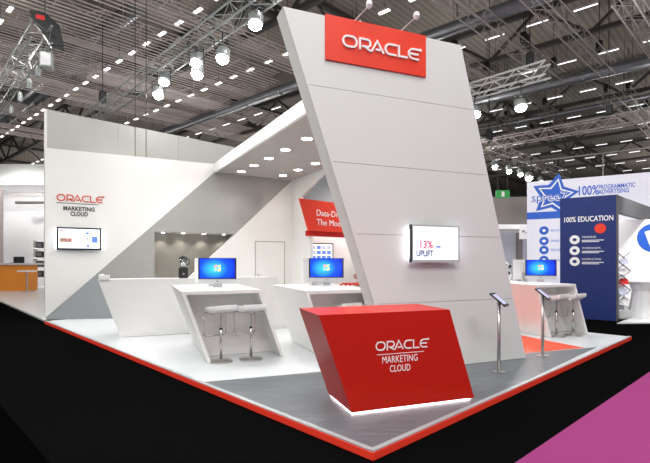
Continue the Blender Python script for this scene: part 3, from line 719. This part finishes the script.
tag(MB().box(-1.5, 0, 0, .3, 0.05, zy(188, 25)).build('booth_column', 'beam2', None, (xx_(3.5, 25.3), 25, 0)), 'grey column at the far left edge of the left booth', 'column')
oc = thing('orange_counter', 'orange fronted counter with pale top in the left booth', 'counter', (xx_(25.5, 23.6), 23.6, .05), .0)
zt_ = zy(265, 23.6)-.05
MB().box(-4, 0, 0, 1.0, 0, zt_).build('front_body', 'orange', oc)
MB().box(-4, .25, -.1, 1.1, zt_, zt_+.10).build('counter_top', 'silver', oc)
st_l = thing('booth_stool', 'white stool in front of the orange counter', 'stool', (xx_(27, 22.9), 22.9, .05), 0)
zs_ = zy(270.5, 22.9)-.05
MB().lathe([(.3, 0), (.3, .03)], (0, 0, 0), 20).build('base', 'steel', st_l)
MB().lathe([(.035, .03), (.035, zs_-.07)], (0, 0, 0), 10).build('pole', 'steel', st_l)
MB().box(-.38, .38, -.2, .2, zs_-.07, zs_).build('seat', 'whiteplastic', st_l, bevel=.01)
lt = thing('laptop', 'black open laptop on the orange counter', 'laptop', (xx_(17.5, 24), 24, zt_+.15), 0)
MB().box(-.29, .29, -.2, .1, 0, .02).build('keyboard_base', 'black', lt)
MB().box(-.29, .29, .1, .12, .02, .34).build('lid', 'black', lt)
Ya = 26.5
for k, yy in enumerate((248, 257.5, 267, 277)):
    t = thing('black_appliance', 'black boxy appliance on the left booth shelf, %s of four' % ('topmost', 'second from top', 'third from top', 'lowest')[k], 'appliance', (xx_(39, Ya), Ya, zy(yy, Ya)), 0, 'black appliances on the left booth shelf')
    MB().box(-.2, .2, 0, .3, 0, .36).build('body', 'black', t, bevel=.01)
    MB().box(-.15, .15, -.01, 0, .08, .28).build('front_panel', 'beamgrey', t)
    MB().box(-.04, .04, .02, .25, .36, .38).build('handle', 'steel', t)
sh = thing('display_shelf', 'white open shelf holding the black appliances', 'shelf', (xx_(39, Ya), Ya, .05), 0)
for yy in (248, 257.5, 267, 277, 287): MB().box(-.34, .34, -.05, .4, zy(yy, Ya)-.05-.06, zy(yy, Ya)-.05).build('shelf_board', 'wallwhite', sh)
for x in (-.37, .34): MB().box(x, x+.03, 0, .4, 0, zy(241, Ya)).build('side_upright', 'wallwhite', sh)
spot('left_booth_spot', (-18, 24, 6.4), (-18, 29, 2), 900, 120, .3)

# ================================================================ HALL ROOF: rows of lights, girders, ducts, rig
def run(yy_px, x_px, z):      # point at height z for a spot of the photo
    return px(x_px, yy_px, z)
GB = 14.0
# girders along the rows (Warren type) with ducts
def girder(P0, D, length, z0, z1, pitch, label, m='beam', r=.09):
    t = thing('roof_girder', label, 'girder', (P0.x, P0.y, 0), math.atan2(D.y, D.x), 'steel roof girders')
    MB().box(0, length, -.12, .12, z1-.2, z1).build('top_chord', m, t)
    MB().box(0, length, -.12, .12, z0, z0+.22).build('bottom_chord', m, t)
    lac = MB(); n = int(length/pitch)
    for k in range(n):
        lac.bar((k*pitch, 0, z0+.1), ((k+.5)*pitch, 0, z1-.1), r, 4); lac.bar(((k+.5)*pitch, 0, z1-.1), ((k+1)*pitch, 0, z0+.1), r, 4)
    lac.build('lattice', m, t)
    return t
NB = Vector((AX.x, AX.y, 0))
orig = Vector((-2, 14, 0))
gl = 'dark steel roof girder with zigzag bracing under the hall roof'
k = 0
for off in (-36, -26, -16, -6, 4, 14, 24, 34, 46):
    P0 = orig+HN*off-HB*34
    girder(P0, HB, 96, 11.9, 13.9, 4.6, gl)
for off in (-24, -10, 4, 18, 32, 46):
    P0 = orig+BX*off-AX*40
    girder(P0, AX, 110, 12.1, 13.9, 4.0, gl, 'beam', .07)
# purlins as part of ceiling
# fluorescent rows, along the hall
row_lab = 'fluorescent ceiling light in the dashed rows under the hall roof'
spots_ = []
for r_i in range(-2, 12):
    off = 9.96+4.85*r_i
    for j in range(-40, 60):
        step = 1.36 if r_i < 2 else 1.75
        P = HN*off+HB*(j*step+.3); P.z = 11.4
        if P.y < 14 or P.y > 50: continue
        X = P.x/P.y*F+325; Yp = HY-(P.z-EYE)/P.y*F
        if X < -10 or X > 660 or Yp < -10: continue
        if 290 < X < 450 and Yp > 40: continue
        if 45 < X < 240 and Yp > 150: continue
        spots_.append((P.y, r_i, P))
spots_.sort(key=lambda q: q[0])
protos = {}
for y_, r_i, P in spots_[:290]:
    kk = r_i < 2
    if kk not in protos:
        o = protos[kk] = thing('ceiling_light', row_lab, 'light', tuple(P), HBA, 'fluorescent lights in rows under the roof')
        a, b = (.25, .08) if kk else (.42, .035)
        MB().box(-a, a, -b, b, .03, .12).build('housing', 'beam2', o); MB().box(-a+.01, a-.01, -b+.01, b-.01, 0, .03).build('diffuser', 'tube' if kk else 'tubedim', o)
        MB().bar((0, 0, .1), (0, 0, 2.6), .012, 4).build('hanger', 'beam', o)
    else:
        o = copy_tree(protos[kk]); o.location = P; o.rotation_euler = (0, 0, HBA)
# ducts along b
def duct(P, length, r, z, label, D=BX, m='duct'):
    t = thing('air_duct', label, 'duct', (P.x, P.y, z), math.atan2(D.y, D.x), 'round air ducts under the roof')
    MB().bar((0, 0, 0), (length, 0, 0), r, 20).build('pipe', m, t, smooth=True)
    for k in range(int(length/3)): MB().bar((3*k+1, 0, 0), (3*k+1.08, 0, 0), r+.025, 20).build('joint_ring', m, t)
    for k in range(int(length/6)): MB().bar((6*k+2, 0, r), (6*k+2, 0, 14-z), .015, 4).build('hanger', 'beam', t)
    return t
P = px(585, 76, 11.0); duct(P-HB*16, 46, .28, 11.0, 'large silver air duct crossing the roof above the right booths', HB)
P = px(470, 22, 11.3); duct(P-HB*14, 42, .26, 11.3, 'silver air duct passing just above the tower top', HB)
P = px(630, 100, 11.2); duct(P-HB*14, 46, .16, 11.2, 'thin air duct at the upper right, parallel to the large one', HB)
P = px(120, 20, 12.8); duct(P-HB*10, 40, .38, 12.8, 'dark air duct crossing the roof at upper left', HB)
P = px(40, 95, 12.6); duct(P-HB*8, 24, .38, 12.6, 'air duct above the left wall end', HB)
# racks of parallel pipes along a (left half)
def rack(P, length, n, gap, z, label):
    t = thing('pipe_rack', label, 'pipe rack', (P.x, P.y, z), AA, 'pipe racks hung below the roof')
    pp = MB()
    for i in range(n):
        pp.bar((0, i*gap, 0), (length, i*gap, 0), .034, 5)
        pp.bar((0, i*gap, -.45), (length, i*gap, -.45), .028, 5)
    pp.build('pipes', 'rackpipe', t)
    cr = MB()
    for k in range(int(length/1.6)):
        cr.bar((k*1.6, 0, 0), (k*1.6, (n-1)*gap, 0), .022, 4); cr.bar((k*1.6, 0, 0), (k*1.6+.8, 0, -.45), .018, 4); cr.bar((k*1.6+.8, 0, -.45), (k*1.6+1.6, 0, 0), .018, 4)
    for k in range(int(length/6)): cr.bar((k*6, gap, 0), (k*6, gap, 14-z), .02, 4)
    cr.build('cross_bars', 'rackpipe', t)
    return t
rl = 'rack of parallel pale pipes hung below the roof, upper left'
for i, (xx, yy) in enumerate(((100, 8), (60, 24), (50, 48), (70, 72), (100, 92), (60, 112), (200, 12), (220, 98), (30, 128), (200, 120))):
    z = 11.75+(i % 2)*.5
    P = px(xx, yy, z)
    Lr = (20, 26, 22, 26, 22, 24, 14, 14, 24, 16)[i]
    rack(P-AX*Lr*.55, Lr, 5+(i % 2), .30, z, rl)

# box trusses
def truss(P, D, length, w_, z, name, label, m='alu', ext=0, r=.028, group='aluminium box trusses', hang=True):
    t = thing(name, label, 'truss', (P.x, P.y, z), math.atan2(D.y, D.x), group)
    ch = MB(); la = MB(); h = w_/2
    for a in (-h, h):
        for b in (0, w_): ch.bar((0, a, b), (length, a, b), r, 6)
    n = max(1, int(length/w_))
    st_ = length/n
    for k in range(n):
        x0 = k*st_; x1 = x0+st_
        for a in (-h, h): la.bar((x0, a, 0 if k % 2 else w_), (x1, a, w_ if k % 2 else 0), r*.38, 4)
        for b in (0, w_): la.bar((x0, -h if k % 2 else h, b), (x1, h if k % 2 else -h, b), r*.38, 4)
    ch.build('chords', m, t); la.build('lacing', m, t)
    if hang:
        for x in (length*.15, length*.85): MB().bar((x, 0, w_), (x, 0, 13.9-z), .014, 5).build('hanger_cable', 'black', t)
        for x in (length*.15, length*.85): MB().box(x-.12, x+.12, -.12, .12, w_+.1, w_+.55).build('hoist', 'black', t, bevel=.03)
    return t
def lamp(xx, yy, line, label, group, tgt, power, r=.13):
    """spotlight hung under the truss line (point, direction, underside height), where the photograph shows it"""
    P0, D, zt = line; c = (xx-325)/F
    k = (c*P0.y-P0.x)/(D.x-c*D.y); Y = P0.y+D.y*k; P = Vector((c*Y, Y, EYE+(HY-yy)/F*Y)); r *= 1.25
    drop = max(.45, zt-P.z)
    t = thing('truss_spotlight', label, 'lamp', (P.x, P.y, P.z), 0, group)
    hd = MB().lathe([(r, 0), (r*1.1, .06), (r*1.05, .30), (r*.6, .36)], (0, 0, 0), 18).build('housing', 'alu', t, smooth=True)
    MB().lathe([(r*.3, -.10), (r*.7, -.075), (r*.97, 0)], (0, 0, 0), 18).build('lens', 'lamp', hd, smooth=True)
    hd.rotation_euler.x = -.45
    MB().bar((-r*1.25, 0, .1), (-r*1.25, 0, .45), .014, 4).bar((r*1.25, 0, .1), (r*1.25, 0, .45), .014, 4).bar((-r*1.25, 0, .45), (r*1.25, 0, .45), .014, 4).build('yoke', 'black', t)
    MB().bar((0, 0, .44), (0, 0, drop+.02), .02, 6).bar((-D.y*.3, D.x*.3, drop), (D.y*.3, -D.x*.3, drop), .02, 6).build('hanging_rod', 'black', t)
    if power: spot('truss_beam', (P.x, P.y-.15, P.z-.14), tgt, power, 75, .15)
    return t
# left foreground truss with lamps (along b)
zL = 7.6
A1 = px(262, 4, zL); A2 = px(120, 100, zL); dL_ = (A2-A1).length
ln_L = (A1, BX, zL)
truss(A1-BX*4, BX, dL_+9, .42, zL, 'box_truss', 'large aluminium box truss with five spotlights at top centre left', r=.026)
gL = 'bright spotlights hung from the left box truss'
for (xx, yy, lab, tg) in ((255.3, 24.7, 'spotlight on the left truss, nearest the tower top', (.3, 6.6, 1.5)), (222.4, 59, 'spotlight on the left truss, second from the tower', (0, 6.4, 2.5)),
                          (196.3, 63, 'spotlight on the left truss, upper of the middle pair', (-5, 12, 2)), (197, 75, 'smaller spotlight on the left truss, lower of the middle pair', (-3, 14, 1)),
                          (164, 82, 'spotlight on the left truss, upper of the far pair', (-6, 12, 1)), (158.4, 95.4, 'spotlight on the left truss, lowest and farthest', (-2, 10, 1))):
    lamp(xx, yy, ln_L, lab, gL, tg, 420)
# far left truss with motor
A1 = px(42, 40, 7.4); A2 = px(-14, 112, 7.4)
truss(A1, BX, (A2-A1).length, .45, 7.4, 'box_truss', 'aluminium box truss ending under a black hoist at the far left', 'alu', r=.026, hang=False)
hp = px(45, 28, 8.0)
ht_ = thing('chain_hoist', 'black chain hoist with red marking above the left truss end', 'hoist', tuple(hp), .5)
MB().wall([(-.35, .35), (.0, .38), (.35, .1), (.45, -.45), (.15, -.5), (-.1, -.1), (-.3, .1)], -.12, .12).build('chain_bag', 'black', ht_, bevel=.02)
MB().box(-.2, 0, -.13, -.12, .15, .27).build('red_marking', 'deepred', ht_)
MB().bar((0, 0, .3), (0, 0, 5.9), .015, 5).build('chain', 'black', ht_)
fx = thing('flood_fixture', 'pale flood lamp hanging under the far left truss', 'lamp', tuple(px(47, 56, 7.3)), .3)
MB().box(-.15, .15, -.12, .12, -.35, .1).build('housing', 'alu', fx, bevel=.02); MB().box(-.12, .12, -.14, -.12, -.3, .05).build('lens', 'silver', fx)
for k in range(4):
    p = px(38-9*k, 66+13*k, 7.25)
    t = thing('truss_clamp_lamp', 'small unlit grey lamp clipped below the far left truss', 'lamp', tuple(p), .4, 'unlit lamps under the far left truss')
    MB().lathe([(.07, -.3), (.08, -.1), (.05, 0)], (0, 0, 0), 12).build('housing', 'alu', t); MB().bar((0, 0, 0), (0, 0, .18), .012).build('clamp', 'black', t)
# right truss near tower with two lamps (along b)
zR = 8.4
A1 = px(548, 76, zR); A2 = px(440, 103, zR)
truss(A1, BX, (A2-A1).length, .5, zR, 'box_truss', 'aluminium box truss with two spotlights right of the tower top', 'silver', r=.04)
gR = 'spotlights hung from the truss right of the tower'
ln_R = (A1, BX, zR)
lamp(474.7, 115, ln_R, 'spotlight on the right truss, nearer the tower', gR, (4, 9, 0), 500, .19)
lamp(521, 108, ln_R, 'spotlight on the right truss, farther from the tower', gR, (5, 8, 0), 500, .17)
# spotlights truss along a towards the star
z4 = 6.6
A1 = px(470, 146, z4); A2 = px(566, 180, z4)
truss(A1, AX, (A2-A1).length, .45, z4, 'box_truss', 'box truss with a line of small spotlights leading to the blue star', 'alupink', r=.026)
names4 = ('first from the tower', 'second from the tower', 'third from the tower', 'fourth from the tower', 'brightest, fifth from the tower', 'last, beside the blue star')
for (xx, yy), nm in zip(((478.8, 162), (495, 167), (509, 171.5), (520.5, 174.5), (529, 178.4), (541, 182)), names4):
    lamp(xx, yy, (px(470, 146, z4), AX, z4), 'small spotlight on the star truss, '+nm, 'spotlights on the truss towards the star', (8, 16, 1.5), 120, .10 if 'fifth' not in nm else .15)
# truss along b above the white banner
A1 = px(641, 122, 7.6); A2 = px(468, 152, 7.6)
truss(A1, (A2-A1).normalized(), (A2-A1).length, .45, 7.6, 'box_truss', 'long box truss crossing above the white banner wall', 'beam2', r=.026)
A3 = px(668, 150, 7.6)
truss(A1, (A3-A1).normalized(), (A3-A1).length, .45, 7.6, 'box_truss', 'box truss corner piece above the white banner at the right edge', 'beam2', r=.026, hang=False)
A1 = px(655, 147, 7.4); A2 = px(520, 163, 7.4)
tag(MB().bar(tuple(A1), tuple(A2), .05, 8).bar(tuple(px(603, 153.3, 7.4)), (px(603, 153.3, 7.4).x, px(603, 153.3, 7.4).y, 5.0), .035, 6).build('rig_pipe', 'alupink'), 'single thin rig pipe crossing just above the white banner wall', 'pipe')
# dull lattice trusses along a, upper right
for (x0, y0, x1, y1, z, lab) in ((436, -6, 530, 71, 10.2, 'dull lattice truss starting above the tower top, longest'), (446, 60, 497, 86, 10.6, 'short dull lattice truss just right of the tower top'),
                                 (524, -8, 612, 75, 10.0, 'dull lattice truss at top right crossing the duct'), (516, 52, 557, 85, 10.6, 'dull lattice truss under the duct, middle right'),
                                 (622, 2, 658, 62, 9.6, 'dull lattice truss at the upper right corner'), (602, 100, 626, 121, 10.8, 'small far lattice truss, left of the right pair'),
                                 (624, 97, 648, 121, 10.8, 'small far lattice truss, right of the right pair'), (541, 113, 562, 127, 11, 'small far lattice truss under the middle girder'),
                                 (500, 124, 530, 142, 11, 'small far lattice truss above the star truss')):
    A1 = px(x0, y0, z); A2 = px(x1, y1, z)
    truss(A1, AX, (A2-A1).length, .55, z, 'lattice_truss', lab, 'alupink', r=.026, group='dull lattice trusses under the roof')
# two small lamps on arms above the tower sign
for (u, lab) in ((.42, 'small white arm lamp above the red tower sign, left one'), (1.16, 'small white arm lamp above the red tower sign, right one')):
    p = TO+TX*u+NX*.1
    t = thing('arm_lamp', lab, 'lamp', (p.x, p.y, 4.96), TA, 'arm lamps over the red sign')
    MB().bar((0, 0, 0), (.12, -.32, .12), .008, 6).build('arm', 'whiteplastic', t)
    MB().lathe([(.02, -.04), (.045, 0), (.04, .05), (.01, .07)], (.12, -.34, .12), 12).build('lamp_head', 'whiteplastic', t)

for (xx, lab) in ((135.5, 'thin dark cable hanging before the tall partition, left one'), (146.5, 'thin dark cable hanging before the tall partition, right one')):
    s_ = ks(xx); q = K0+KD*s_+Vector((-KD.y, KD.x, 0))*.06
    tag(MB().bar((0, 0, ZT-.05), (0, 0, 13.9), .012, 5).build('hanging_cable', 'black', None, (q.x, q.y, 0)), lab, 'cable', 'cables holding the white wall')
